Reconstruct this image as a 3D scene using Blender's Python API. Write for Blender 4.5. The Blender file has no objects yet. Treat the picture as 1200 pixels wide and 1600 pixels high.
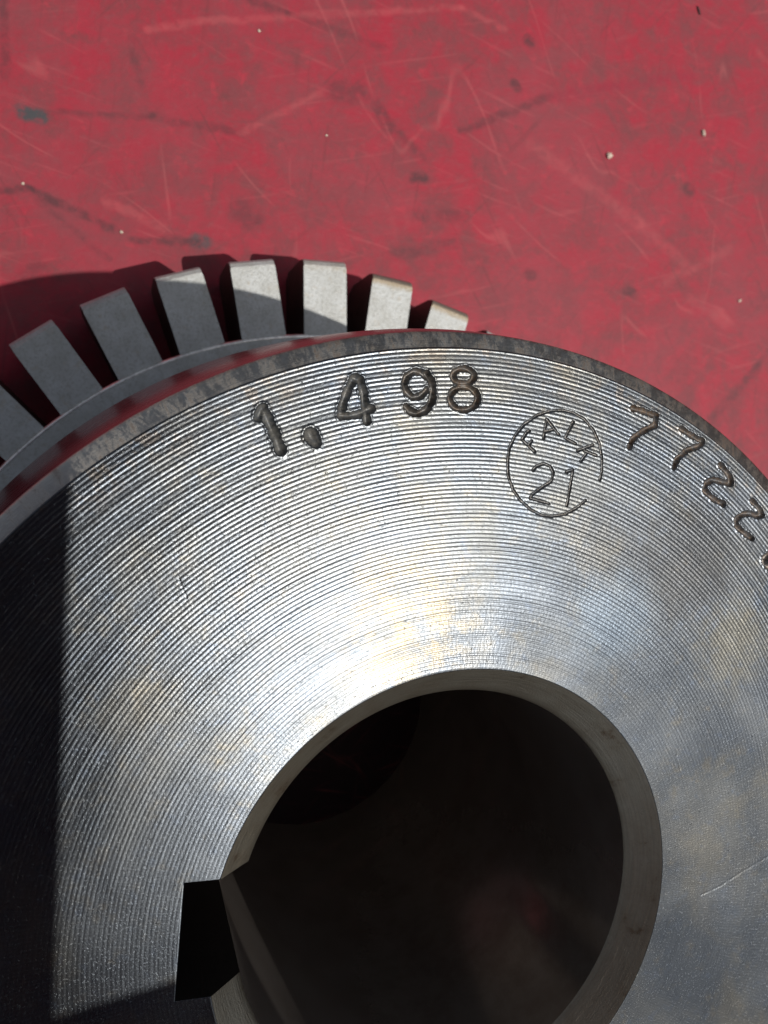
import bpy, bmesh, math, random
import numpy as np
from mathutils import Vector, Matrix
random.seed(7)
MM = 0.001
C = bpy.context.scene.collection

# ------------------------------------------------------------------ camera
Rwc = np.array([[0.94648151, 0.0, 0.32275804],
                [0.02581588, 0.99679605, -0.07570455],
                [-0.32172394, 0.07998524, 0.94344903]])     # rows: camera right, up, back in the world
CAM = np.array([-27.01356663, 40.36484178, 58.91858476])    # mm above the hub face
FPX = 1200.0
cam_d = bpy.data.cameras.new('camera'); cam = bpy.data.objects.new('camera', cam_d); C.objects.link(cam)
m = Matrix([[Rwc[j][i] for j in range(3)] for i in range(3)]).to_4x4()
m.translation = Vector(CAM * MM); cam.matrix_world = m
cam_d.sensor_fit = 'HORIZONTAL'; cam_d.sensor_width = 7.0; cam_d.lens = 7.0
cam_d.clip_start = 0.003; cam_d.clip_end = 50
cam_d.dof.use_dof = True; cam_d.dof.focus_distance = 0.066; cam_d.dof.aperture_fstop = 14.0
bpy.context.scene.camera = cam

# ------------------------------------------------------------------ light
SUN = Vector((19.75, -11.92, 44.5)).normalized()
w = bpy.data.worlds.new('World'); bpy.context.scene.world = w; w.use_nodes = True
nt = w.node_tree; sky = nt.nodes.new('ShaderNodeTexSky'); sky.sky_type = 'NISHITA'; sky.sun_disc = False; sky.air_density = 1.0; sky.dust_density = 3.0; sky.ozone_density = 0.4
sky.sun_elevation = math.asin(SUN.z); sky.sun_rotation = math.atan2(SUN.x, SUN.y)
hs = nt.nodes.new('ShaderNodeHueSaturation'); hs.inputs['Saturation'].default_value = 0.5     # the photograph's white balance
nt.links.new(sky.outputs[0], hs.inputs['Color']); nt.links.new(hs.outputs[0], nt.nodes['Background'].inputs[0]); nt.nodes['Background'].inputs[1].default_value = 0.07
sl = bpy.data.lights.new('sun', 'SUN'); sl.energy = 3.6; sl.angle = math.radians(0.55); sl.color = (1.0, 0.95, 0.88)
so = bpy.data.objects.new('sun', sl); C.objects.link(so); so.rotation_euler = SUN.to_track_quat('Z', 'Y').to_euler()
sc = bpy.context.scene
sc.view_settings.view_transform = 'Standard'; sc.view_settings.look = 'None'; sc.view_settings.exposure = 0.0; sc.view_settings.gamma = 1.0
sc.render.engine = 'CYCLES'
sc.cycles.max_bounces = 8; sc.cycles.glossy_bounces = 6; sc.cycles.diffuse_bounces = 4

# ------------------------------------------------------------------ helpers
def hit(px, py, z=0.0):
    """photo pixel (1200x1600) -> point in mm on the horizontal plane z"""
    d = np.array([(px - 600) / FPX, -(py - 800) / FPX, -1.0]) @ Rwc
    s = (z - CAM[2]) / d[2]
    return CAM + d * s

def thing(name, label, cat, loc=(0, 0, 0), group=None):
    o = bpy.data.objects.new(name, None); C.objects.link(o); o.location = Vector(loc) * MM
    o.empty_display_size = 0.01; o['label'] = label; o['category'] = cat
    if group: o['group'] = group
    return o

def mesh_obj(name, V, F, mat, parent=None, smooth=True):
    me = bpy.data.meshes.new(name); me.from_pydata([tuple(v) for v in np.asarray(V, float) * MM], [], F); me.update()
    if smooth: me.polygons.foreach_set('use_smooth', [True] * len(me.polygons))
    me.materials.append(mat)
    o = bpy.data.objects.new(name, me); C.objects.link(o)
    if parent: o.parent = parent
    return o

def grid_obj(name, P, closed, mat, parent):
    """P: (rings, segs, 3) array in mm, closed round the second axis if asked"""
    nr, ns, _ = P.shape
    idx = np.arange(nr * ns).reshape(nr, ns)
    if closed:
        a = idx[:-1]; b = idx[1:]; a2 = np.roll(a, -1, 1); b2 = np.roll(b, -1, 1)
    else:
        a = idx[:-1, :-1]; b = idx[1:, :-1]; a2 = idx[:-1, 1:]; b2 = idx[1:, 1:]
    q = np.stack([a, b, b2, a2], -1).reshape(-1, 4)
    me = bpy.data.meshes.new(name)
    me.vertices.add(nr * ns); me.vertices.foreach_set('co', (P.reshape(-1) * MM).astype(np.float32))
    me.loops.add(q.size); me.loops.foreach_set('vertex_index', q.reshape(-1).astype(np.int32))
    me.polygons.add(len(q)); me.polygons.foreach_set('loop_start', (np.arange(len(q)) * 4).astype(np.int32))
    me.polygons.foreach_set('use_smooth', np.ones(len(q), bool))
    me.update(calc_edges=True); me.validate()
    me.materials.append(mat)
    o = bpy.data.objects.new(name, me); C.objects.link(o); o.parent = parent
    return o

class NT:
    """small helper for building node materials"""
    def __init__(s, name):
        s.m = bpy.data.materials.new(name); s.m.use_nodes = True; s.t = s.m.node_tree
        s.b = s.t.nodes['Principled BSDF']
        s.tc = s.t.nodes.new('ShaderNodeTexCoord')
        s.mm = s.vmul(s.tc.outputs['Object'], (1000, 1000, 1000))
    def n(s, kind): return s.t.nodes.new(kind)
    def link(s, a, b): s.t.links.new(a, b)
    def put(s, inp, v):
        if isinstance(v, (int, float, tuple, list)): inp.default_value = v
        else: s.link(v, inp)
    def vmul(s, v, k):
        n = s.n('ShaderNodeVectorMath'); n.operation = 'MULTIPLY'; s.link(v, n.inputs[0]); n.inputs[1].default_value = k
        return n.outputs[0]
    def vadd(s, v, k):
        n = s.n('ShaderNodeVectorMath'); n.operation = 'ADD'; s.link(v, n.inputs[0]); s.put(n.inputs[1], k)
        return n.outputs[0]
    def math(s, op, a, b=0.0, c=None, clamp=False):
        n = s.n('ShaderNodeMath'); n.operation = op; s.put(n.inputs[0], a); s.put(n.inputs[1], b); n.use_clamp = clamp
        if c is not None: s.put(n.inputs[2], c)
        return n.outputs[0]
    def noise(s, v, scale, detail=4, rough=0.55, dist=0.0):
        n = s.n('ShaderNodeTexNoise'); s.link(v, n.inputs['Vector']); n.inputs['Scale'].default_value = scale
        n.inputs['Detail'].default_value = detail; n.inputs['Roughness'].default_value = rough; n.inputs['Distortion'].default_value = dist
        return n.outputs[0]
    def ramp(s, f, lo, hi, a=0.0, b=1.0):
        n = s.n('ShaderNodeMapRange'); n.interpolation_type = 'SMOOTHSTEP'; s.put(n.inputs[0], f)
        for i, v in enumerate((lo, hi, a, b)): s.put(n.inputs[i + 1], v)
        return n.outputs[0]
    def mix(s, f, a, b, mode='MIX'):
        n = s.n('ShaderNodeMix'); n.data_type = 'RGBA'; n.blend_type = mode
        s.put(n.inputs[0], f); s.put(n.inputs[6], a); s.put(n.inputs[7], b)
        return n.outputs[2]
    def polar(s):
        """(radius mm, arc angle with its seam below the picture, z)"""
        sp = s.n('ShaderNodeSeparateXYZ'); s.link(s.mm, sp.inputs[0])
        r2 = s.math('ADD', s.math('MULTIPLY', sp.outputs[0], sp.outputs[0]), s.math('MULTIPLY', sp.outputs[1], sp.outputs[1]))
        r = s.math('SQRT', r2)
        th = s.math('ARCTAN2', sp.outputs[0], s.math('MULTIPLY', sp.outputs[1], 1.0))
        return r, th, sp.outputs[2]
    def comb(s, x, y, z=0.0):
        n = s.n('ShaderNodeCombineXYZ'); s.put(n.inputs[0], x); s.put(n.inputs[1], y); s.put(n.inputs[2], z)
        return n.outputs[0]
    def bump(s, h, strength, dist_mm, normal=None):
        n = s.n('ShaderNodeBump'); n.inputs['Strength'].default_value = strength; n.inputs['Distance'].default_value = dist_mm * MM
        s.link(h, n.inputs['Height'])
        if normal is not None: s.link(normal, n.inputs['Normal'])
        return n.outputs[0]
    def attr(s, name):
        n = s.n('ShaderNodeAttribute'); n.attribute_name = name
        return n.outputs['Fac']
    def done(s, col=None, rough=None, metal=None, normal=None):
        if col is not None: s.put(s.b.inputs['Base Color'], col)
        if rough is not None: s.put(s.b.inputs['Roughness'], rough)
        if metal is not None: s.put(s.b.inputs['Metallic'], metal)
        if normal is not None: s.link(normal, s.b.inputs['Normal'])
        return s.m

# ------------------------------------------------------------------ materials
def mat_face():
    s = NT('turned_steel'); r, th, z = s.polar()
    fine = s.noise(s.comb(s.math('MULTIPLY', r, 3.0), s.math('MULTIPLY', th, 26.0)), 1.0, 3, 0.6)
    streak = s.noise(s.comb(s.math('MULTIPLY', r, 9.0), s.math('MULTIPLY', th, 6.0)), 1.0, 3, 0.7)
    cloud = s.noise(s.mm, 0.09, 4, 0.55, 0.6)
    grit = s.noise(s.mm, 9.0, 2, 0.7)
    base = s.mix(s.ramp(cloud, 0.35, 0.7), (0.068, 0.077, 0.088, 1), (0.086, 0.090, 0.091, 1))
    base = s.mix(s.ramp(s.noise(s.vadd(s.mm, (71, 13, 0)), 0.075, 3, 0.5, 0.5), 0.45, 0.65, 0, 0.7), base, (0.086, 0.098, 0.114, 1))
    base = s.mix(s.ramp(s.noise(s.vadd(s.mm, (17, 43, 0)), 0.09, 4, 0.6, 0.5), 0.52, 0.70, 0, 0.6), base, (0.112, 0.107, 0.092, 1))
    tint = s.noise(s.vadd(s.mm, (31, 7, 0)), 0.5, 5, 0.7)
    base = s.mix(s.ramp(tint, 0.52, 0.75, 0, 0.4), base, (0.13, 0.115, 0.085, 1))
    tint2 = s.noise(s.vadd(s.mm, (3, 57, 0)), 0.7, 5, 0.7)
    base = s.mix(s.ramp(tint2, 0.52, 0.75, 0, 0.45), base, (0.075, 0.095, 0.13, 1))
    wp = hit(640, 985); sp = s.n('ShaderNodeSeparateXYZ'); s.link(s.mm, sp.inputs[0])
    dx = s.math('SUBTRACT', sp.outputs[0], float(wp[0])); dy = s.math('SUBTRACT', sp.outputs[1], float(wp[1]))
    dd = s.math('SQRT', s.math('ADD', s.math('MULTIPLY', dx, dx), s.math('MULTIPLY', dy, dy)))
    wm = s.math('MULTIPLY', s.ramp(dd, 2.0, 9.0, 1.0, 0.0), s.ramp(tint, 0.4, 0.58))
    base = s.mix(s.math('MULTIPLY', wm, 0.6), base, (0.15, 0.125, 0.08, 1))  # warm environment reflection painted into the colour above the bore
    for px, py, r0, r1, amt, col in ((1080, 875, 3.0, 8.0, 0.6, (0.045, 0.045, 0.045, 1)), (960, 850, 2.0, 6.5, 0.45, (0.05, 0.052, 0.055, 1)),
                                     (960, 965, 1.5, 6.0, 0.6, (0.10, 0.125, 0.155, 1)), (1150, 1000, 1.0, 6.0, 0.4, (0.13, 0.12, 0.09, 1))):  # the bluish spot is a reflection put into the colour
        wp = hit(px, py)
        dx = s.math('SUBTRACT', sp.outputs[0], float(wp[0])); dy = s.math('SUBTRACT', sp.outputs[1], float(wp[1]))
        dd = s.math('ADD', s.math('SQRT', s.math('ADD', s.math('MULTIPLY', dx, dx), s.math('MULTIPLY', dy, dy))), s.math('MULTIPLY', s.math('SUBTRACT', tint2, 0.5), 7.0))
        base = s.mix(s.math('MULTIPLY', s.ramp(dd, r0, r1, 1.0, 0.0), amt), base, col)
    # oxide mottling near the rim
    rim = s.math('MULTIPLY', s.ramp(r, 44.5, 48.6), s.ramp(s.noise(s.vadd(s.mm, (9, 9, 0)), 0.55, 6, 0.7), 0.5, 0.62))
    base = s.mix(s.math('MULTIPLY', rim, 0.55), base, (0.10, 0.085, 0.07, 1))
    # grime packed in the stamped strokes
    g = s.attr('grime'); rs = s.attr('rust')
    gn = s.ramp(s.noise(s.mm, 3.0, 5, 0.75), 0.40, 0.60, 0.15, 1.0)
    base = s.mix(s.math('MULTIPLY', g, gn), base, (0.15, 0.145, 0.13, 1))
    base = s.mix(s.math('MULTIPLY', rs, gn), base, (0.12, 0.075, 0.043, 1))
    anyg = s.math('MAXIMUM', g, rs)
    rough = s.math('ADD', s.math('MULTIPLY', streak, 0.12), s.ramp(cloud, 0.3, 0.7, 0.22, 0.28))
    rough = s.math('ADD', rough, s.math('MULTIPLY', anyg, 0.25))
    h = s.math('ADD', s.math('MULTIPLY', fine, 0.3), s.math('ADD', s.math('MULTIPLY', streak, 0.25), s.math('MULTIPLY', grit, 0.5)))
    # torn, saw-toothed cut along each ring: every facet leans the same way round the face
    saw = s.math('FRACT', s.math('ADD', s.math('MULTIPLY', th, -110.0), s.math('MULTIPLY', s.noise(s.comb(s.math('MULTIPLY', r, 0.12), s.math('MULTIPLY', th, 4.0)), 1.0, 1), 4.0)))
    nrm = s.bump(saw, 1.0, 0.015)
    tear = s.ramp(s.noise(s.comb(s.math('MULTIPLY', r, 7.0), s.math('MULTIPLY', th, 130.0)), 1.0, 3, 0.7), 0.56, 0.74)
    nrm = s.bump(tear, 1.0, 0.007, nrm)
    nick = s.ramp(s.noise(s.vadd(s.mm, (2, 8, 0)), 3.4, 2, 0.5), 0.70, 0.76)
    nrm = s.bump(nick, 1.0, 0.03, nrm)
    nrm = s.bump(h, 1.0, 0.016, nrm)
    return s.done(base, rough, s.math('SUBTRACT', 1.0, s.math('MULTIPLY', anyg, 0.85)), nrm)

def mat_chamfer():
    s = NT('rusty_reflection_toned_chamfer'); r, th, z = s.polar()
    st = s.noise(s.comb(s.math('MULTIPLY', r, 0.6), s.math('MULTIPLY', th, 42.0), s.math('MULTIPLY', z, 0.6)), 1.0, 5, 0.7, 0.8)
    bl = s.noise(s.comb(s.math('MULTIPLY', r, 0.5), s.math('MULTIPLY', th, 52.0), s.math('MULTIPLY', z, 0.8)), 1.0, 6, 0.8, 0.4)
    ring = s.noise(s.comb(s.math('MULTIPLY', r, 9.0), s.math('MULTIPLY', th, 3.0)), 1.0, 2)
    base = s.mix(s.ramp(st, 0.35, 0.65), (0.27, 0.265, 0.25, 1), (0.20, 0.185, 0.165, 1))
    base = s.mix(s.ramp(th, -0.9, -0.1, 0.9, 0.0), base, (0.52, 0.51, 0.48, 1))  # left side lightened in colour for the sky it reflects
    base = s.mix(s.ramp(th, 0.0, 0.7, 0.0, 0.75), base, (0.11, 0.085, 0.07, 1))  # right side darkened in colour, standing in for a dim reflection
    base = s.mix(s.ramp(bl, 0.52, 0.68, 0, 0.75), base, (0.12, 0.08, 0.058, 1))
    h = s.math('ADD', s.math('ADD', s.math('MULTIPLY', st, 0.5), s.math('MULTIPLY', ring, 0.6)), s.noise(s.mm, 4.0, 4, 0.7))
    return s.done(base, s.ramp(bl, 0.4, 0.6, 0.32, 0.5), s.ramp(bl, 0.45, 0.65, 1.0, 0.55), s.bump(h, 1.0, 0.03))

def mat_bore_chamfer():
    s = NT('dull_bore_chamfer'); r, th, z = s.polar()
    st = s.noise(s.comb(s.math('MULTIPLY', r, 7.0), s.math('MULTIPLY', th, 4.0)), 1.0, 3, 0.6)
    bl = s.noise(s.mm, 0.42, 6, 0.7)
    base = s.mix(s.ramp(bl, 0.3, 0.7), (0.27, 0.25, 0.205, 1), (0.23, 0.20, 0.155, 1))
    base = s.mix(s.ramp(st, 0.4, 0.62, 0, 0.35), base, (0.17, 0.155, 0.13, 1))
    base = s.mix(s.ramp(s.noise(s.mm, 3.5, 5, 0.8), 0.55, 0.7, 0, 0.5), base, (0.15, 0.12, 0.09, 1))
    base = s.mix(s.ramp(bl, 0.58, 0.72, 0, 0.7), base, (0.10, 0.06, 0.035, 1))
    return s.done(base, 0.36, 0.9, s.bump(s.math('ADD', st, s.noise(s.mm, 7.0, 3)), 1.0, 0.03))

def mat_barrel():
    s = NT('polished_barrel'); r, th, z = s.polar()
    ln = s.noise(s.comb(s.math('MULTIPLY', th, 1.2), s.math('MULTIPLY', z, 4.0)), 1.0, 3)
    bl = s.noise(s.mm, 0.4, 5, 0.7)
    base = s.mix(s.ramp(bl, 0.55, 0.75), (0.20, 0.205, 0.205, 1), (0.12, 0.11, 0.10, 1))
    return s.done(base, s.ramp(ln, 0.3, 0.7, 0.24, 0.32), 1.0, s.bump(ln, 1.0, 0.004))

def mat_bore():
    s = NT('honed_bore'); r, th, z = s.polar()
    ln = s.noise(s.comb(s.math('MULTIPLY', th, 5.0), s.math('MULTIPLY', z, 3.0)), 1.0, 4)
    bl = s.noise(s.mm, 0.16, 7, 0.7)
    base = s.mix(s.ramp(bl, 0.35, 0.7), (0.32, 0.29, 0.265, 1), (0.24, 0.205, 0.18, 1))
    return s.done(base, s.ramp(bl, 0.3, 0.7, 0.12, 0.18), 0.7, s.bump(ln, 1.0, 0.003))

def mat_keyway():
    s = NT('broached_keyway')
    bl = s.noise(s.mm, 0.5, 5, 0.6)
    return s.done(s.mix(bl, (0.03, 0.03, 0.03, 1), (0.02, 0.018, 0.017, 1)), 0.5, 0.8, s.bump(s.noise(s.vmul(s.mm, (4, 4, 0.3)), 1.0), 1.0, 0.02))

def mat_teeth():
    s = NT('phosphated_tooth_steel')
    oi = s.n('ShaderNodeObjectInfo')
    v = s.vadd(s.mm, s.vmul(s.comb(oi.outputs['Random'], oi.outputs['Random'], 0.0), (90, 55, 0)))
    cl = s.noise(v, 0.35, 5, 0.6); fn = s.noise(v, 2.6, 4, 0.7)
    base = s.mix(s.ramp(cl, 0.3, 0.7), (0.51, 0.53, 0.53, 1), (0.42, 0.43, 0.415, 1))
    base = s.mix(s.ramp(fn, 0.46, 0.68, 0, 0.7), base, (0.33, 0.33, 0.305, 1))
    base = s.mix(s.ramp(s.noise(s.vadd(v, (5, 90, 3)), 0.9, 5, 0.7), 0.55, 0.7, 0, 0.45), base, (0.42, 0.36, 0.28, 1))
    # oily brown edge at the tip chamfer: local x runs along the tooth
    sp = s.n('ShaderNodeSeparateXYZ'); s.link(s.mm, sp.inputs[0])
    wa = s.n('ShaderNodeAttribute'); wa.attribute_type = 'OBJECT'; wa.attribute_name = 'worn_tip'; worn = wa.outputs['Fac']
    tip = s.math('ADD', s.math('SUBTRACT', sp.outputs[0], sp.outputs[2]), s.math('MULTIPLY', fn, 1.2))
    base = s.mix(s.math('MULTIPLY', worn, s.ramp(tip, 53.0, 53.9, 0, 0.8)), base, (0.34, 0.26, 0.16, 1))
    base = s.mix(s.math('MULTIPLY', worn, s.ramp(tip, 53.9, 54.7, 0, 0.85)), base, (0.13, 0.115, 0.10, 1))
    return s.done(base, s.ramp(fn, 0.3, 0.7, 0.42, 0.55), 0.25, s.bump(s.math('ADD', fn, s.noise(v, 6.0, 3, 0.7)), 1.0, 0.07))

def mat_table():
    s = NT('worn_red_paint')
    v = s.mm
    big = s.noise(v, 0.035, 5, 0.6, 0.3); mid = s.noise(s.vadd(v, (40, 0, 0)), 0.16, 8, 0.72, 0.25); fine = s.noise(v, 0.9, 5, 0.7)
    base = s.mix(s.ramp(mid, 0.35, 0.68), (0.31, 0.022, 0.040, 1), (0.18, 0.042, 0.050, 1))
    base = s.mix(s.ramp(big, 0.42, 0.66, 0, 0.5), base, (0.25, 0.048, 0.062, 1))
    base = s.mix(s.ramp(fine, 0.5, 0.75, 0, 0.45), base, (0.23, 0.06, 0.07, 1))
    grime = s.noise(s.vadd(v, (120, 14, 0)), 0.22, 8, 0.75, 0.3)
    base = s.mix(s.ramp(grime, 0.54, 0.72, 0, 0.55), base, (0.13, 0.045, 0.048, 1))
    base = s.mix(s.ramp(s.noise(s.vadd(v, (7, 140, 0)), 0.30, 8, 0.75, 0.3), 0.55, 0.70, 0, 0.5), base, (0.42, 0.035, 0.055, 1))
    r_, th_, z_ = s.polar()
    base = s.mix(s.ramp(r_, 19.5, 27.0, 0.97, 0.0), base, (0.012, 0.010, 0.012, 1))      # table painted dark under the bore, standing in for shade
    # thin scuffs, pale and dark: iso-lines of stretched noise, broken up by a mask
    def scuff(off, rot, sx, sy, width, mask_off):
        rt = s.n('ShaderNodeVectorRotate'); rt.rotation_type = 'Z_AXIS'; s.link(s.vadd(v, off), rt.inputs[0]); rt.inputs['Angle'].default_value = rot
        n = s.noise(s.vmul(rt.outputs[0], (sx, sy, 1)), 1.0, 2, 0.4)
        ln = s.ramp(s.math('ABSOLUTE', s.math('SUBTRACT', n, 0.5)), 0.0, width, 1.0, 0.0)
        return s.math('MULTIPLY', ln, s.ramp(s.noise(s.vadd(v, mask_off), 0.06, 3), 0.5, 0.62))
    for k, (off, rot, sx, sy, wd, mo) in enumerate([((5, 3, 0), 0.5, 0.013, 0.05, 0.006, (11, 80, 0)), ((90, 31, 0), -0.65, 0.012, 0.06, 0.007, (70, 3, 0)),
                                                    ((17, 77, 0), 1.25, 0.015, 0.05, 0.006, (5, 230, 0)), ((55, 140, 0), -0.15, 0.012, 0.055, 0.005, (130, 20, 0))]):
        sc_ = scuff(off, rot, sx, sy, wd, mo)
        base = s.mix(s.math('MULTIPLY', sc_, 0.22), base, (0.50, 0.13, 0.13, 1) if k % 2 == 0 else (0.13, 0.05, 0.055, 1))
    for rot, off, col, amt in ((0.25, (3, 9, 0), (0.42, 0.09, 0.10, 1), 0.28), (1.05, (50, 2, 0), (0.12, 0.03, 0.035, 1), 0.40), (-0.8, (8, 66, 0), (0.13, 0.035, 0.04, 1), 0.40),
                               (-0.25, (77, 31, 0), (0.40, 0.08, 0.09, 1), 0.25), (1.7, (23, 91, 0), (0.12, 0.03, 0.035, 1), 0.35)):
        rt = s.n('ShaderNodeVectorRotate'); rt.rotation_type = 'Z_AXIS'; s.link(s.vadd(v, off), rt.inputs[0]); rt.inputs['Angle'].default_value = rot
        f = s.noise(s.vmul(rt.outputs[0], (0.06, 1.1, 1)), 1.0, 2, 0.5)
        base = s.mix(s.math('MULTIPLY', s.ramp(f, 0.60, 0.74), s.math('MULTIPLY', s.ramp(s.noise(s.vadd(v, off), 0.07, 3), 0.42, 0.6), amt)), base, col)
    # stains and scratches where the photo shows them
    def seg(p, q, wd, soft, amt, col):
        nonlocal base
        a = hit(*p, -57.0); b = hit(*q, -57.0); d = b - a; L2 = float(d[0] ** 2 + d[1] ** 2)
        sp = s.n('ShaderNodeSeparateXYZ'); s.link(wob, sp.inputs[0])
        dx = s.math('SUBTRACT', sp.outputs[0], float(a[0])); dy = s.math('SUBTRACT', sp.outputs[1], float(a[1]))
        if L2 < 1e-6: t = 0.0
        else: t = s.math('DIVIDE', s.math('ADD', s.math('MULTIPLY', dx, float(d[0])), s.math('MULTIPLY', dy, float(d[1]))), L2, clamp=True)
        ex = s.math('SUBTRACT', dx, s.math('MULTIPLY', t, float(d[0]))); ey = s.math('SUBTRACT', dy, s.math('MULTIPLY', t, float(d[1])))
        dist = s.math('SQRT', s.math('ADD', s.math('MULTIPLY', ex, ex), s.math('MULTIPLY', ey, ey)))
        mask = s.math('MULTIPLY', s.ramp(dist, wd, wd + soft, 1.0, 0.0), s.ramp(brk, 0.35, 0.6, 0.25, 1.0))
        base = s.mix(s.math('MULTIPLY', mask, amt), base, col)
    nz = s.n('ShaderNodeTexNoise'); s.link(v, nz.inputs['Vector']); nz.inputs['Scale'].default_value = 0.45; nz.inputs['Detail'].default_value = 4
    wob = s.vadd(v, s.vmul(s.vadd(nz.outputs[1], (-0.5, -0.5, -0.5)), (1.3, 1.3, 0)))
    brk = s.noise(s.vadd(v, (3, 3, 0)), 0.55, 4, 0.6)
    DK = (0.06, 0.03, 0.035, 1); PL = (0.40, 0.075, 0.085, 1)
    for p, q, wd, so_, amt, col in [
        ((38, 176), (60, 182), 0.75, 0.8, 0.95, (0.05, 0.06, 0.065, 1)),
        ((825, 63), (829, 66), 0.45, 0.9, 0.8, DK), ((805, 130), (808, 138), 0.4, 0.8, 0.7, DK),
        ((645, 277), (662, 279), 0.35, 0.9, 0.75, DK), ((1075, 295), (1079, 297), 0.5, 1.0, 0.7, DK),
        ((980, 453), (988, 455), 0.5, 0.9, 0.7, DK), ((308, 377), (318, 379), 0.7, 1.0, 0.8, (0.06, 0.06, 0.065, 1)),
        ((205, 375), (310, 379), 0.1, 0.8, 0.65, DK), ((0, 297), (45, 296), 0.1, 0.7, 0.6, DK), ((45, 296), (175, 358), 0.15, 0.9, 0.7, DK),
        ((55, 310), (170, 405), 0.05, 0.7, 0.4, DK), ((75, 175), (240, 183), 0.05, 0.7, 0.4, DK), ((240, 183), (375, 208), 0.15, 0.8, 0.5, DK),
        ((165, 315), (255, 355), 0.15, 0.9, 0.5, PL), ((375, 208), (500, 145), 0.1, 0.7, 0.45, PL), ((230, 45), (330, 33), 0.1, 0.8, 0.5, PL),
        ((330, 33), (720, 12), 0.05, 0.8, 0.45, PL), ((720, 12), (790, 45), 0.05, 0.7, 0.4, PL), ((390, 0), (450, 20), 0.15, 0.8, 0.5, DK),
        ((450, 20), (600, 75), 0.1, 0.8, 0.35, DK), ((525, 140), (560, 145), 0.8, 1.6, 0.45, DK), ((590, 165), (605, 200), 0.4, 1.0, 0.5, DK),
        ((378, 330), (392, 345), 0.7, 2.2, 0.45, DK), ((655, 335), (662, 336), 0.4, 1.1, 0.55, DK), ((688, 334), (728, 338), 0.3, 1.2, 0.45, DK),
        ((615, 395), (650, 393), 0.3, 1.2, 0.4, DK), ((662, 390), (710, 380), 0.3, 1.2, 0.4, DK), ((826, 428), (832, 428), 0.4, 1.0, 0.5, DK),
        ((720, 205), (860, 150), 0.1, 1.0, 0.5, DK), ((860, 150), (1080, 118), 0.2, 1.2, 0.55, (0.25, 0.02, 0.04, 1)), ((830, 225), (1000, 350), 0.2, 1.5, 0.35, PL),
        ((1000, 350), (1080, 420), 0.2, 1.5, 0.3, PL), ((600, 180), (660, 245), 0.1, 1.0, 0.45, DK), ((1165, 595), (1200, 550), 0.2, 1.0, 0.4, DK),
        ((1040, 440), (1140, 390), 0.2, 1.3, 0.3, PL), ((5, 0), (8, 120), 0.15, 0.9, 0.5, DK), ((205, 60), (220, 130), 0.1, 0.9, 0.35, DK),
        ((40, 430), (62, 418), 0.3, 1.4, 0.4, DK), ((1110, 655), (1185, 575), 0.2, 1.2, 0.4, DK)]:
        seg(p, q, wd, so_, amt, col)
    h = s.math('ADD', s.math('MULTIPLY', mid, 0.5), s.math('MULTIPLY', fine, 0.4))
    s.b.inputs['Specular IOR Level'].default_value = 0.22
    return s.done(base, s.ramp(mid, 0.3, 0.7, 0.5, 0.65), 0.0, s.bump(h, 1.0, 0.14))

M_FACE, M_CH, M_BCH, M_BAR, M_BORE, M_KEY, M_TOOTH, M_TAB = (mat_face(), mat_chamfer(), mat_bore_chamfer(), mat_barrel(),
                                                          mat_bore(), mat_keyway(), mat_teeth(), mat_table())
def plain(name, col, rough, metal=0.0):
    s = NT(name); n = s.noise(s.mm, 1.5, 4)
    return s.done(s.mix(s.ramp(n, 0.35, 0.65), col, tuple(c * 0.7 for c in col[:3]) + (1,)), rough, metal, s.bump(n, 1.0, 0.02))

# ------------------------------------------------------------------ the table
ZT = -57.0
def build_table():
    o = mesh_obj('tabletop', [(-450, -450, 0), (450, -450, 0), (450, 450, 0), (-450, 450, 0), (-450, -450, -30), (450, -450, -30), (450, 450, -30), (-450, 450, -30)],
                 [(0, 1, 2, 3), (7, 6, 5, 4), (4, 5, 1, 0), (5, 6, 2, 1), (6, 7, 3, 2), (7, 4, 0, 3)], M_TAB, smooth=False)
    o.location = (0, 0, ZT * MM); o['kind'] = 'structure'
    g = mesh_obj('ground', [(-20000, -20000, 0), (20000, -20000, 0), (20000, 20000, 0), (-20000, 20000, 0)], [(0, 1, 2, 3)],
                 plain('concrete_ground', (0.22, 0.21, 0.20, 1), 0.8), smooth=False)
    g.location = (0, 0, -0.85); g['kind'] = 'structure'
build_table()

# ------------------------------------------------------------------ the hub
RF, RS, RB1, RB2, ZB = 48.88, 50.17, 21.54, 19.02, -2.51
KA = math.radians(174.6); KW = 4.7625; KD = 23.8
hub = thing('coupling_hub', 'grey machined steel coupling hub with stamped numbers, keyed bore and slotted rim', 'coupling hub', (0, 0, 0))
hub.location = (0, 0, ZT * MM)
OFF = np.array([0, 0, -ZT])                                  # parts are written in face coordinates, hub origin is at its base

def wrap(a): return (a + math.pi) % (2 * math.pi) - math.pi
def inner_r(th, rb):
    """inner boundary of the face at angle th, with the keyway cut"""
    d = wrap(th - KA); r = np.full_like(th, rb)
    e1 = math.atan2(KW, KD); e2 = math.asin(KW / rb)
    a = np.abs(d)
    r = np.where(a <= e1, KD / np.cos(d), r)
    side = (a > e1) & (a < e2)
    r = np.where(side, KW / np.sin(np.maximum(a, 1e-6)), r)
    return r

def key_angles(base, rb):
    e1 = math.atan2(KW, KD); e2 = math.asin(KW / rb)
    ex = []
    for sg in (-1, 1): ex += list(KA + sg * np.linspace(e1, e2 + 1e-5, 60))
    ex += list(KA + np.linspace(-e1, e1, 40))
    lo, hi = KA - e2 - 0.003, KA + e2 + 0.003
    keep = [b for b in base if not (lo < b < hi)]
    return np.array(sorted(set(keep + ex)))

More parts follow.
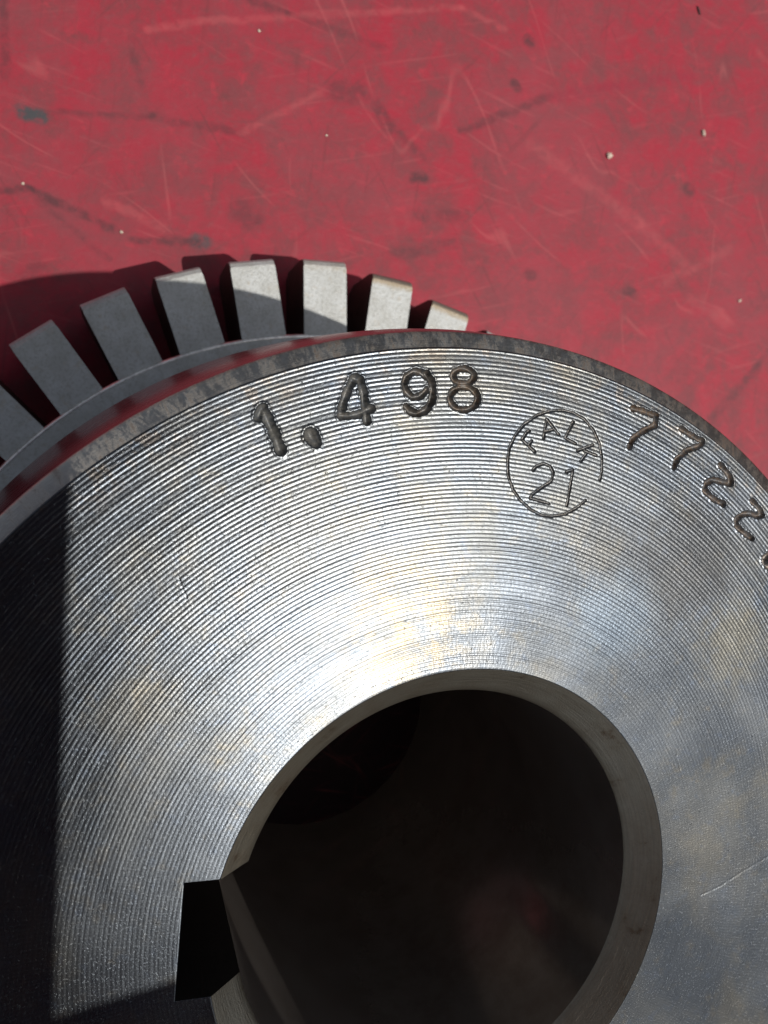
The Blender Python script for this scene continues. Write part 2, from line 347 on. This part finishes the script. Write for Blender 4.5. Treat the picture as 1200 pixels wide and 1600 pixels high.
# stamped marks, traced on the face: (points in photo pixels, half width px, depth mm, rust)
def crop(ox, oy, k, pts): return [(ox + x / k, oy + y / k) for x, y in pts]
def ell(cx, cy, rx, ry, n=20, a0=0, a1=360): return [(cx + rx * math.cos(math.radians(a0 + (a1 - a0) * i / n)), cy + ry * math.sin(math.radians(a0 + (a1 - a0) * i / n))) for i in range(n + 1)]
STR = []
def st(pts, hw, dep, rust): STR.append((pts, hw, dep, rust))
st(crop(380, 560, 6, [(150, 545), (185, 470), (225, 560), (290, 700), (350, 860)]), 8.5, 0.42, 0.0)
st(crop(380, 560, 6, [(135, 555), (190, 470)]), 6.5, 0.30, 0.0)
st(crop(380, 560, 6, [(632, 712), (645, 740), (680, 790)]), 10.5, 0.34, 0.05)
st(crop(380, 560, 6, [(1040, 185), (975, 300), (935, 420), (915, 520)]), 6.5, 0.32, 0.1)
st(crop(380, 560, 6, [(915, 535), (1000, 540), (1090, 520), (1200, 470)]), 6.0, 0.30, 0.1)
st(crop(380, 560, 6, [(1045, 180), (1095, 200), (1130, 340), (1150, 480), (1160, 590)]), 6.5, 0.40, 0.05)
st(crop(580, 550, 6, [(520, 235), (470, 190), (400, 180), (335, 225), (308, 300), (330, 375), (390, 425), (460, 415), (525, 350)]), 5.2, 0.32, 0.35)
st(crop(580, 550, 6, [(520, 200), (565, 270), (580, 360), (570, 460), (520, 540), (440, 580), (370, 560), (325, 510)]), 5.6, 0.40, 0.35)
st(crop(580, 550, 6, ell(865, 225, 100, 72)), 4.6, 0.28, 0.75)
st(crop(580, 550, 6, ell(868, 435, 132, 108)), 4.8, 0.32, 0.6)
st(crop(780, 620, 6, [(945, 780), (962, 700), (965, 600), (945, 450), (890, 320), (800, 210), (700, 150), (600, 125), (480, 130), (350, 175), (230, 260), (150, 360), (95, 480),
    (80, 600), (85, 740), (130, 870), (200, 970), (300, 1060), (400, 1110), (500, 1120), (620, 1100), (730, 1040), (810, 970)]), 1.8, 0.09, 0.2)
for q in ([(335, 515), (215, 400)], [(215, 400), (262, 325)], [(262, 325), (285, 318)], [(275, 455), (306, 412)],
          [(415, 390), (445, 205), (560, 355)], [(425, 325), (515, 305)],
          [(695, 235), (618, 385), (720, 440)],
          [(735, 505), (880, 450)], [(800, 505), (912, 552)], [(765, 605), (825, 520)],
          [(318, 688), (350, 650), (420, 625), (480, 650), (508, 710), (490, 790), (400, 850), (310, 915), (290, 950), (380, 975), (470, 1000)],
          [(630, 705), (692, 680), (665, 850), (635, 1020)]):
    st(crop(780, 620, 6, q), 2.0, 0.10, 0.2)
st(crop(760, 600, 2.727, [(625, 103), (680, 120), (725, 135), (718, 175), (660, 205), (625, 232), (610, 268)]), 4.4, 0.28, 0.95)
st(crop(1000, 580, 6, [(390, 540), (480, 600), (590, 660), (560, 700), (440, 740), (350, 820), (318, 905)]), 4.2, 0.28, 0.8)
st(crop(1000, 700, 6, [(755, 160), (810, 220), (855, 290), (860, 335), (780, 320), (690, 295), (620, 330), (605, 395), (680, 470), (780, 525)]), 4.2, 0.28, 0.75)
st(crop(1000, 700, 6, [(1050, 495), (1110, 560), (1150, 630), (1110, 640), (1040, 615), (970, 620), (905, 665), (905, 730), (980, 800), (1055, 850)]), 4.0, 0.28, 0.7)
st(crop(1000, 700, 6, [(1290, 960), (1220, 985), (1165, 1040), (1185, 1100), (1260, 1160)]), 5.0, 0.28, 0.5)

st([(1095, 1399), (1125, 1385), (1160, 1362), (1215, 1330)], 1.0, 0.014, None)
st([(1057, 1178), (1063, 1203)], 1.0, 0.012, None)
st([(280, 905), (292, 935)], 1.0, 0.02, None)

def fbm1(x, rng, n=6):
    y = np.zeros_like(x)
    for k in range(n):
        y += rng.uniform(-1, 1) * np.sin(x * (2.3 ** k) + rng.uniform(0, 6.28)) / (1.6 ** k)
    return y

def face_height(X, Y):
    """height of the turned face in mm: tool rings, their raggedness, waviness and scratches"""
    rng = np.random.RandomState(5)
    r = np.hypot(X, Y); th = np.arctan2(-X, Y)
    pitch = 0.345
    ring = (r + 0.010 * np.sin(th * 7 + 1.3) + 0.008 * np.sin(th * 23)) / pitch + (th / (2 * math.pi))   # one spiral
    k = np.floor(ring)
    ph = ring - k
    kk = k.astype(np.int64)
    h1 = np.sin(kk * 12.9898) * 43758.5453; h1 = h1 - np.floor(h1)
    h2 = np.sin(kk * 78.233) * 12543.133; h2 = h2 - np.floor(h2)
    prof = np.where(ph < 0.72, 1 - np.abs(ph / 0.72 - 0.5) ** 2 * 1.5, 1 - 0.375 - 0.42 * np.sin((ph - 0.72) / 0.28 * math.pi))
    amp = 0.027 * (0.8 + 0.4 * h1) * (1 + 0.12 * np.sin(th * 5 + kk * 0.9) + 0.10 * np.sin(th * 13 - kk * 0.37))
    # rings run deep over the upper face and fade out towards the lower left and lower right
    deg = np.degrees(th)
    fade = np.clip((Y - 2) / 22, 0, 1); fade = 0.28 + 0.72 * fade * fade * (3 - 2 * fade)
    fade *= np.where((X > 6), np.clip((Y - X * 0.15 + 6) / 26, 0.45, 1.0), 1.0)
    rag = np.sin(th * 340 + h2 * 90 + 3 * np.sin(th * 57 + h1 * 20)) * np.sin(th * 173 + h1 * 50)
    z = amp * fade * prof + 0.0022 * rag * fade
    # scattered little pits and nicks
    z += 0.012 * np.sin(X * 0.11 + 1) * np.cos(Y * 0.13)
    return z

def mark_height(P, grime, rust):
    """press the strokes into the vertices P (n,3); returns nothing, edits arrays"""
    rng = np.random.RandomState(3)
    dep_all = np.zeros(len(P)); bur_all = np.zeros(len(P))
    for pts, hw, dep, ru in STR:
        bare = ru is None; ru = 0.0 if bare else ru
        W = np.array([hit(x, y, 0.0)[:2] for x, y in pts])
        cx, cy = np.mean([p[0] for p in pts]), np.mean([p[1] for p in pts])
        mmpx = np.linalg.norm(hit(cx + 5, cy + 5)[:2] - hit(cx - 5, cy - 5)[:2]) / math.hypot(10, 10)
        R = hw * mmpx; lo = W.min(0) - 3 * R; hi = W.max(0) + 3 * R
        sel = np.where((P[:, 0] > lo[0]) & (P[:, 0] < hi[0]) & (P[:, 1] > lo[1]) & (P[:, 1] < hi[1]))[0]
        if not len(sel): continue
        Q = P[sel, :2]; best = np.full(len(sel), 1e9); along = np.zeros(len(sel)); acc = 0
        for i in range(len(W) - 1):
            a, b = W[i], W[i + 1]; d = b - a; L = np.linalg.norm(d) + 1e-9
            t = np.clip(((Q - a) @ d) / (L * L), 0, 1)
            ds = np.linalg.norm(Q - a - t[:, None] * d, axis=1)
            al = acc + t * L; m_ = ds < best; best[m_] = ds[m_]; along[m_] = al[m_]; acc += L
        wv = 1 + 0.12 * np.sin(along * 5.1 + ru * 9) + 0.09 * np.sin(along * 13) + 0.06 * np.sin(Q[:, 0] * 23 + Q[:, 1] * 11) + 0.05 * np.sin(Q[:, 1] * 41)
        u = best / (R * wv)
        ins = np.clip(1 - u, 0, 1)
        shp = np.clip(ins / 0.92, 0, 1); shp = 0.35 * shp + 0.65 * (1 - (1 - shp) ** 2)
        dd = 1.45 * dep * shp * (0.8 + 0.2 * np.sin(along * 3 + 1)) + 0.035 * shp * np.sin(Q[:, 0] * 31 + 3 * np.sin(Q[:, 1] * 17)) * np.sin(Q[:, 1] * 27)
        dep_all[sel] = np.maximum(dep_all[sel], dd)
        bur = 0.055 * (dep / 0.3) * np.exp(-((u - 1.16) / 0.17) ** 2) * (0.45 + 0.55 * np.sin(along * 7 + np.arctan2(Q[:, 1] - W[0][1], Q[:, 0] - W[0][0]) * 3) ** 2)
        bur_all[sel] = np.maximum(bur_all[sel], bur)
        g = np.clip((1.05 - u) / 0.3, 0, 1)
        if bare: continue
        grime[sel] = np.maximum(grime[sel], g * (1 - ru) * (0.8 if hw > 3 else 0.3))
        rust[sel] = np.maximum(rust[sel], g * ru)
    return dep_all, bur_all

def build_face():
    dense = np.arange(math.radians(28), math.radians(132), math.radians(0.105))
    rest = np.concatenate([np.arange(math.radians(132), math.radians(200), math.radians(0.3)), np.arange(math.radians(200), math.radians(325), math.radians(1.5)),
                           np.arange(math.radians(325), math.radians(388), math.radians(0.2))])
    th = np.concatenate([dense, rest]); th = np.sort(th)
    th = key_angles(th, RB1)
    NR = 430
    u = np.linspace(0, 1, NR)
    ri = inner_r(th, RB1)
    wgt = np.clip(1 - u / 0.4, 0, 1)
    r = RB1 + (RF - RB1) * u[:, None] + (ri[None, :] - RB1) * wgt[:, None]
    X = r * np.cos(th)[None, :]; Y = r * np.sin(th)[None, :]
    Z = face_height(X, Y)
    P = np.stack([X, Y, Z], -1); flat = P.reshape(-1, 3)
    grime = np.zeros(len(flat)); rust = np.zeros(len(flat))
    dep, bur = mark_height(flat, grime, rust)
    k = np.clip(dep / 0.08, 0, 1)
    flat[:, 2] = flat[:, 2] * (1 - 0.85 * k) - dep + bur * (1 - k)
    P = flat.reshape(P.shape)
    # roll both rims down a little
    for i, dz in ((0, 0.07), (1, 0.02), (NR - 1, 0.09), (NR - 2, 0.03)): P[i, :, 2] -= dz
    # rings go outward with th counter-clockwise: wind faces so that normals look up
    P = P[:, ::1]
    o = grid_obj('front_face', P + OFF, True, M_FACE, hub)
    for nm, arr in (('grime', grime), ('rust', rust)):
        a = o.data.attributes.new(nm, 'FLOAT', 'POINT'); a.data.foreach_set('value', arr.astype(np.float32))
    return o, th
face, TH = build_face()
face['label'] = 'turned front face with fine concentric tool rings, stamped 1.498, a ringed maker\'s mark and 7722'

def ring_part(name, prof, mat, th, jitter=0.0):
    rng = np.random.RandomState(11)
    P = np.zeros((len(prof), len(th), 3))
    for i, (r, z) in enumerate(prof):
        rr = r + (jitter * fbm1(th * 9 + i, np.random.RandomState(2)) if 0 < i < len(prof) - 1 else 0)
        P[i, :, 0] = rr * np.cos(th); P[i, :, 1] = rr * np.sin(th); P[i, :, 2] = z
    return grid_obj(name, P + OFF, True, mat, hub)

M_EDGE = plain('burnished_edge', (0.92, 0.91, 0.88, 1), 0.35, 1.0)
TC = np.linspace(0, 2 * math.pi, 1000, endpoint=False)
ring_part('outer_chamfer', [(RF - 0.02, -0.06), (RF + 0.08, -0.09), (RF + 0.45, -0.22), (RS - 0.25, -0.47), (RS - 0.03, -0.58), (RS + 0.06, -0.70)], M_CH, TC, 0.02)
BP = [(RS + 0.06, -0.70), (50.4, -1.4), (50.85, -3.5), (51.15, -5.5), (51.5, -8.5), (52.1, -14.5), (52.55, -20), (52.85, -26), (53.05, -34), (53.2, -43.6), (53.35, -44.25), (53.6, -44.4)]
ring_part('barrel', BP, M_BAR, TC)
ring_part('rim_shoulder', [(53.6, -44.4), (54.5, -44.42), (55.5, -44.45), (55.7, -44.46)], M_TOOTH, TC)
ring_part('shoulder_edge', [(55.7, -44.46), (55.82, -44.42), (55.95, -44.45), (56.1, -44.6), (56.22, -44.9), (56.25, -45.4)], M_EDGE, TC, 0.02)
ring_part('rim_web', [(56.25, -45.4), (56.25, -56.7), (55.9, -57.0)], M_TOOTH, TC)

def bore_parts():
    # bore chamfer, broken by the keyway
    e2 = math.asin(KW / RB2)
    span = np.linspace(KA + e2, KA + 2 * math.pi - e2, 420)
    rings = []
    for r, z in [(RB1 + 0.03, -0.02), (RB1 - 0.1, -0.14), (RB1 - 0.9, -0.95), (RB1 - 1.8, -1.85), (RB2 + 0.1, ZB + 0.08), (RB2, ZB - 0.1)]:
        e = math.asin(KW / r); sp = KA + e + (span - span[0]) / (span[-1] - span[0]) * (2 * math.pi - 2 * e)
        rings.append(np.stack([r * np.cos(sp), r * np.sin(sp), np.full_like(sp, z)], -1))
    grid_obj('bore_chamfer', np.array(rings)[::-1] + OFF, False, M_BCH, hub)
    rings = [np.stack([RB2 * np.cos(span), RB2 * np.sin(span), np.full_like(span, z)], -1) for z in np.linspace(ZB - 0.1, ZT, 14)]
    grid_obj('bore_wall', np.array(rings)[::-1] + OFF, False, M_BORE, hub)
    # keyway: two side walls and its floor
    ux, uy = math.cos(KA), math.sin(KA); vx, vy = -uy, ux
    def p(a, b, z): return (a * ux + b * vx, a * uy + b * vy, z - ZT)
    zs = np.linspace(-0.02, ZT, 12)
    V = []; F = []
    a_in = math.sqrt(RB2 ** 2 - KW ** 2); a_top = math.sqrt(RB1 ** 2 - KW ** 2)
    for i, z in enumerate(zs):
        ain = a_top if i == 0 else a_in
        V += [p(ain, -KW, z), p(KD, -KW, z), p(KD, KW, z), p(ain, KW, z)]
    # an extra ring where the bore chamfer ends
    V[4:4] = [p(a_in, -KW, ZB), p(KD, -KW, ZB), p(KD, KW, ZB), p(a_in, KW, ZB)]
    for i in range(len(zs)):
        for j in range(3): F.append((4 * i + j, 4 * i + j + 1, 4 * i + 5 + j, 4 * i + 4 + j))
    mesh_obj('keyway', V, F, M_KEY, hub, smooth=False)
bore_parts()

# ------------------------------------------------------------------ teeth
NT_ = 42
def tooth_mesh():
    """one tooth along local +x, in face coordinates z -45 .. -57"""
    bm = bmesh.new(); hw = 3.0
    # section along x: (x, z) outline of the tooth seen from the side
    out = [(55.6, -45.0), (65.45, -45.0), (66.0, -45.35), (66.35, -46.0), (66.6, -47.4), (66.6, -55.4), (65.6, -56.9), (55.6, -57.0)]
    ring = []
    for sg in (-1, 1): ring.append([bm.verts.new((x * MM, sg * hw * MM, (z - ZT) * MM)) for x, z in out])
    n = len(out)
    for i in range(n):
        j = (i + 1) % n
        bm.faces.new((ring[0][i], ring[1][i], ring[1][j], ring[0][j]))
    bm.faces.new(ring[0][::-1]); bm.faces.new(ring[1])
    bmesh.ops.recalc_face_normals(bm, faces=bm.faces)
    ed = [e for e in bm.edges if len(e.link_faces) == 2 and e.calc_face_angle(0) > 0.6 and min(v.co.x for v in e.verts) > 0.0560]
    bmesh.ops.bevel(bm, geom=ed, offset=0.16 * MM, segments=2, profile=0.5, affect='EDGES')
    me = bpy.data.meshes.new('tooth'); bm.to_mesh(me); bm.free()
    me.materials.append(M_TOOTH)
    me.polygons.foreach_set('use_smooth', [False] * len(me.polygons))
    me.materials.append(M_FLANK)
    for p in me.polygons:
        if abs(p.normal.y) > 0.9: p.material_index = 1
    return me
M_FLANK = NT('dark_milled_flank')
M_FLANK = M_FLANK.done(M_FLANK.mix(M_FLANK.noise(M_FLANK.mm, 0.8, 5), (0.10, 0.085, 0.075, 1), (0.06, 0.045, 0.04, 1)), 0.5, 0.6, M_FLANK.bump(M_FLANK.noise(M_FLANK.mm, 4.0), 1.0, 0.03))
TM = tooth_mesh()
PH0 = math.radians(4.3)
tooth0 = bpy.data.objects.new('tooth', TM); C.objects.link(tooth0); tooth0.parent = hub
for k in range(NT_):
    t = tooth0 if k == 0 else tooth0.copy()
    if k: C.objects.link(t); t.parent = hub
    a_deg = (4.3 + k * 360 / NT_) % 360
    near = lambda a: abs(a_deg - a) < 3
    t.scale = ((0.987 if near(81.4) else 0.966 if near(72.9) else 0.953 if near(64.3) else 0.955 if a_deg < 60 else 1.0), 1, 1)
    t['worn_tip'] = 1.0 if (near(81.4) or near(72.9)) else 0.25 if near(90) else random.choice((0.05, 0.1, 0.6)) if a_deg < 64 or a_deg > 140 else 0.05
    t.rotation_euler = (0, 0, PH0 + k * 2 * math.pi / NT_ + math.radians(random.uniform(-0.15, 0.15)))

# ------------------------------------------------------------------ specks lying on the table
def speck(name, label, cat, px, py, size, mat, sc3=(1, 1, 0.7), rot=0.0, group=None):
    bm = bmesh.new(); bmesh.ops.create_icosphere(bm, subdivisions=2, radius=size * MM)
    rnd = random.Random(int(px * 7 + py))
    for v in bm.verts:
        v.co *= 1 + rnd.uniform(-0.22, 0.22); v.co.x *= sc3[0]; v.co.y *= sc3[1]; v.co.z *= sc3[2]
    me = bpy.data.meshes.new(name); bm.to_mesh(me); bm.free(); me.materials.append(mat)
    o = bpy.data.objects.new(name, me); C.objects.link(o)
    h = hit(px, py, ZT); o.location = (h[0] * MM, h[1] * MM, (ZT + size * sc3[2] * 0.8) * MM); o.rotation_euler = (0, 0, rot)
    o['label'] = label; o['category'] = cat
    if group: o['group'] = group
    return o
M_PALE = plain('pale_grit', (0.62, 0.52, 0.42, 1), 0.7); M_DARK = plain('dark_debris', (0.03, 0.02, 0.018, 1), 0.6)
G = 'pale grit on the red surface'
speck('grit_grain', 'largest round pale grain of grit on the red surface, right of the picture centre', 'grit', 951, 244, 0.5, M_PALE, group=G)
speck('grit_grain', 'small tan oblong grain of grit on the red surface near its upper right', 'grit', 1098, 209, 0.42, M_PALE, (0.8, 1.3, 0.7), 0.3, group=G)
speck('grit_grain', 'tiny flat grain on the red surface beyond the right rim of the hub', 'grit', 1155, 470, 0.3, M_PALE, (1.3, 0.7, 0.6), 0.5, group=G)
speck('grit_grain', 'tiny pale grain beside the dark scratch on the left of the red surface', 'grit', 190, 363, 0.22, M_PALE, group=G)
speck('grit_grain', 'tiny pale grain at the far left where the dark scratch begins', 'grit', 36, 287, 0.2, M_PALE, group=G)
speck('grit_grain', 'tiny pale grain in the middle of the red surface above the lit teeth', 'grit', 510, 212, 0.17, M_PALE, group=G)
speck('grit_grain', 'tiny tan grain on the bright red patch near the top edge', 'grit', 405, 49, 0.2, M_PALE, group=G)
speck('debris_sliver', 'thin dark curved sliver of debris at the top right of the red surface', 'debris', 1091, 17, 0.4, M_DARK, (0.5, 2.1, 0.4), 0.45)

# ------------------------------------------------------------------ the phone the picture is taken with: it shades the left of the face, an added block the lower left
def build_phone():
    right = Vector(Rwc[0]); up = Vector(Rwc[1]); back = Vector(Rwc[2])
    root = thing('phone', 'blue phone held level above the hub, just outside the picture', 'phone')
    base = Vector(CAM) + back * 1.0
    mm_ = Matrix((right, up, back)).transposed().to_4x4(); mm_.translation = base * MM; root.matrix_world = mm_
    def slab(name, x0, x1, y0, y1, z0, z1, mat, bev):
        bm = bmesh.new(); bmesh.ops.create_cube(bm, size=1.0)
        for v in bm.verts:
            v.co = Vector(((x0 + x1) / 2 + v.co.x * (x1 - x0), (y0 + y1) / 2 + v.co.y * (y1 - y0), (z0 + z1) / 2 + v.co.z * (z1 - z0))) * MM
        bmesh.ops.bevel(bm, geom=[e for e in bm.edges if abs((e.verts[0].co - e.verts[1].co).z) > 1e-5], offset=bev * MM, segments=5, profile=0.5, affect='EDGES')
        me = bpy.data.meshes.new(name); bm.to_mesh(me); bm.free(); me.materials.append(mat)
        o = bpy.data.objects.new(name, me); C.objects.link(o); o.parent = root
        return o
    case = plain('blue_phone_back', (0.13, 0.24, 0.32, 1), 0.5); dark = plain('dark_shade_block', (0.02, 0.02, 0.022, 1), 0.6); gl = plain('phone_glass', (0.01, 0.01, 0.012, 1), 0.1)  # blue picked to bounce a cool tint into the shaded face
    slab('case', -40, 32.3, -125, 20, 1.5, 9.5, case, 6)
    slab('screen', -38, 30.0, -123, 18, 9.6, 10.2, gl, 5)
    slab('shade_block', 20, 62, -112, -64.8, 2.0, 6.0, dark, 5)  # unseen block added to shade the lower left, in place of a hand
build_phone()
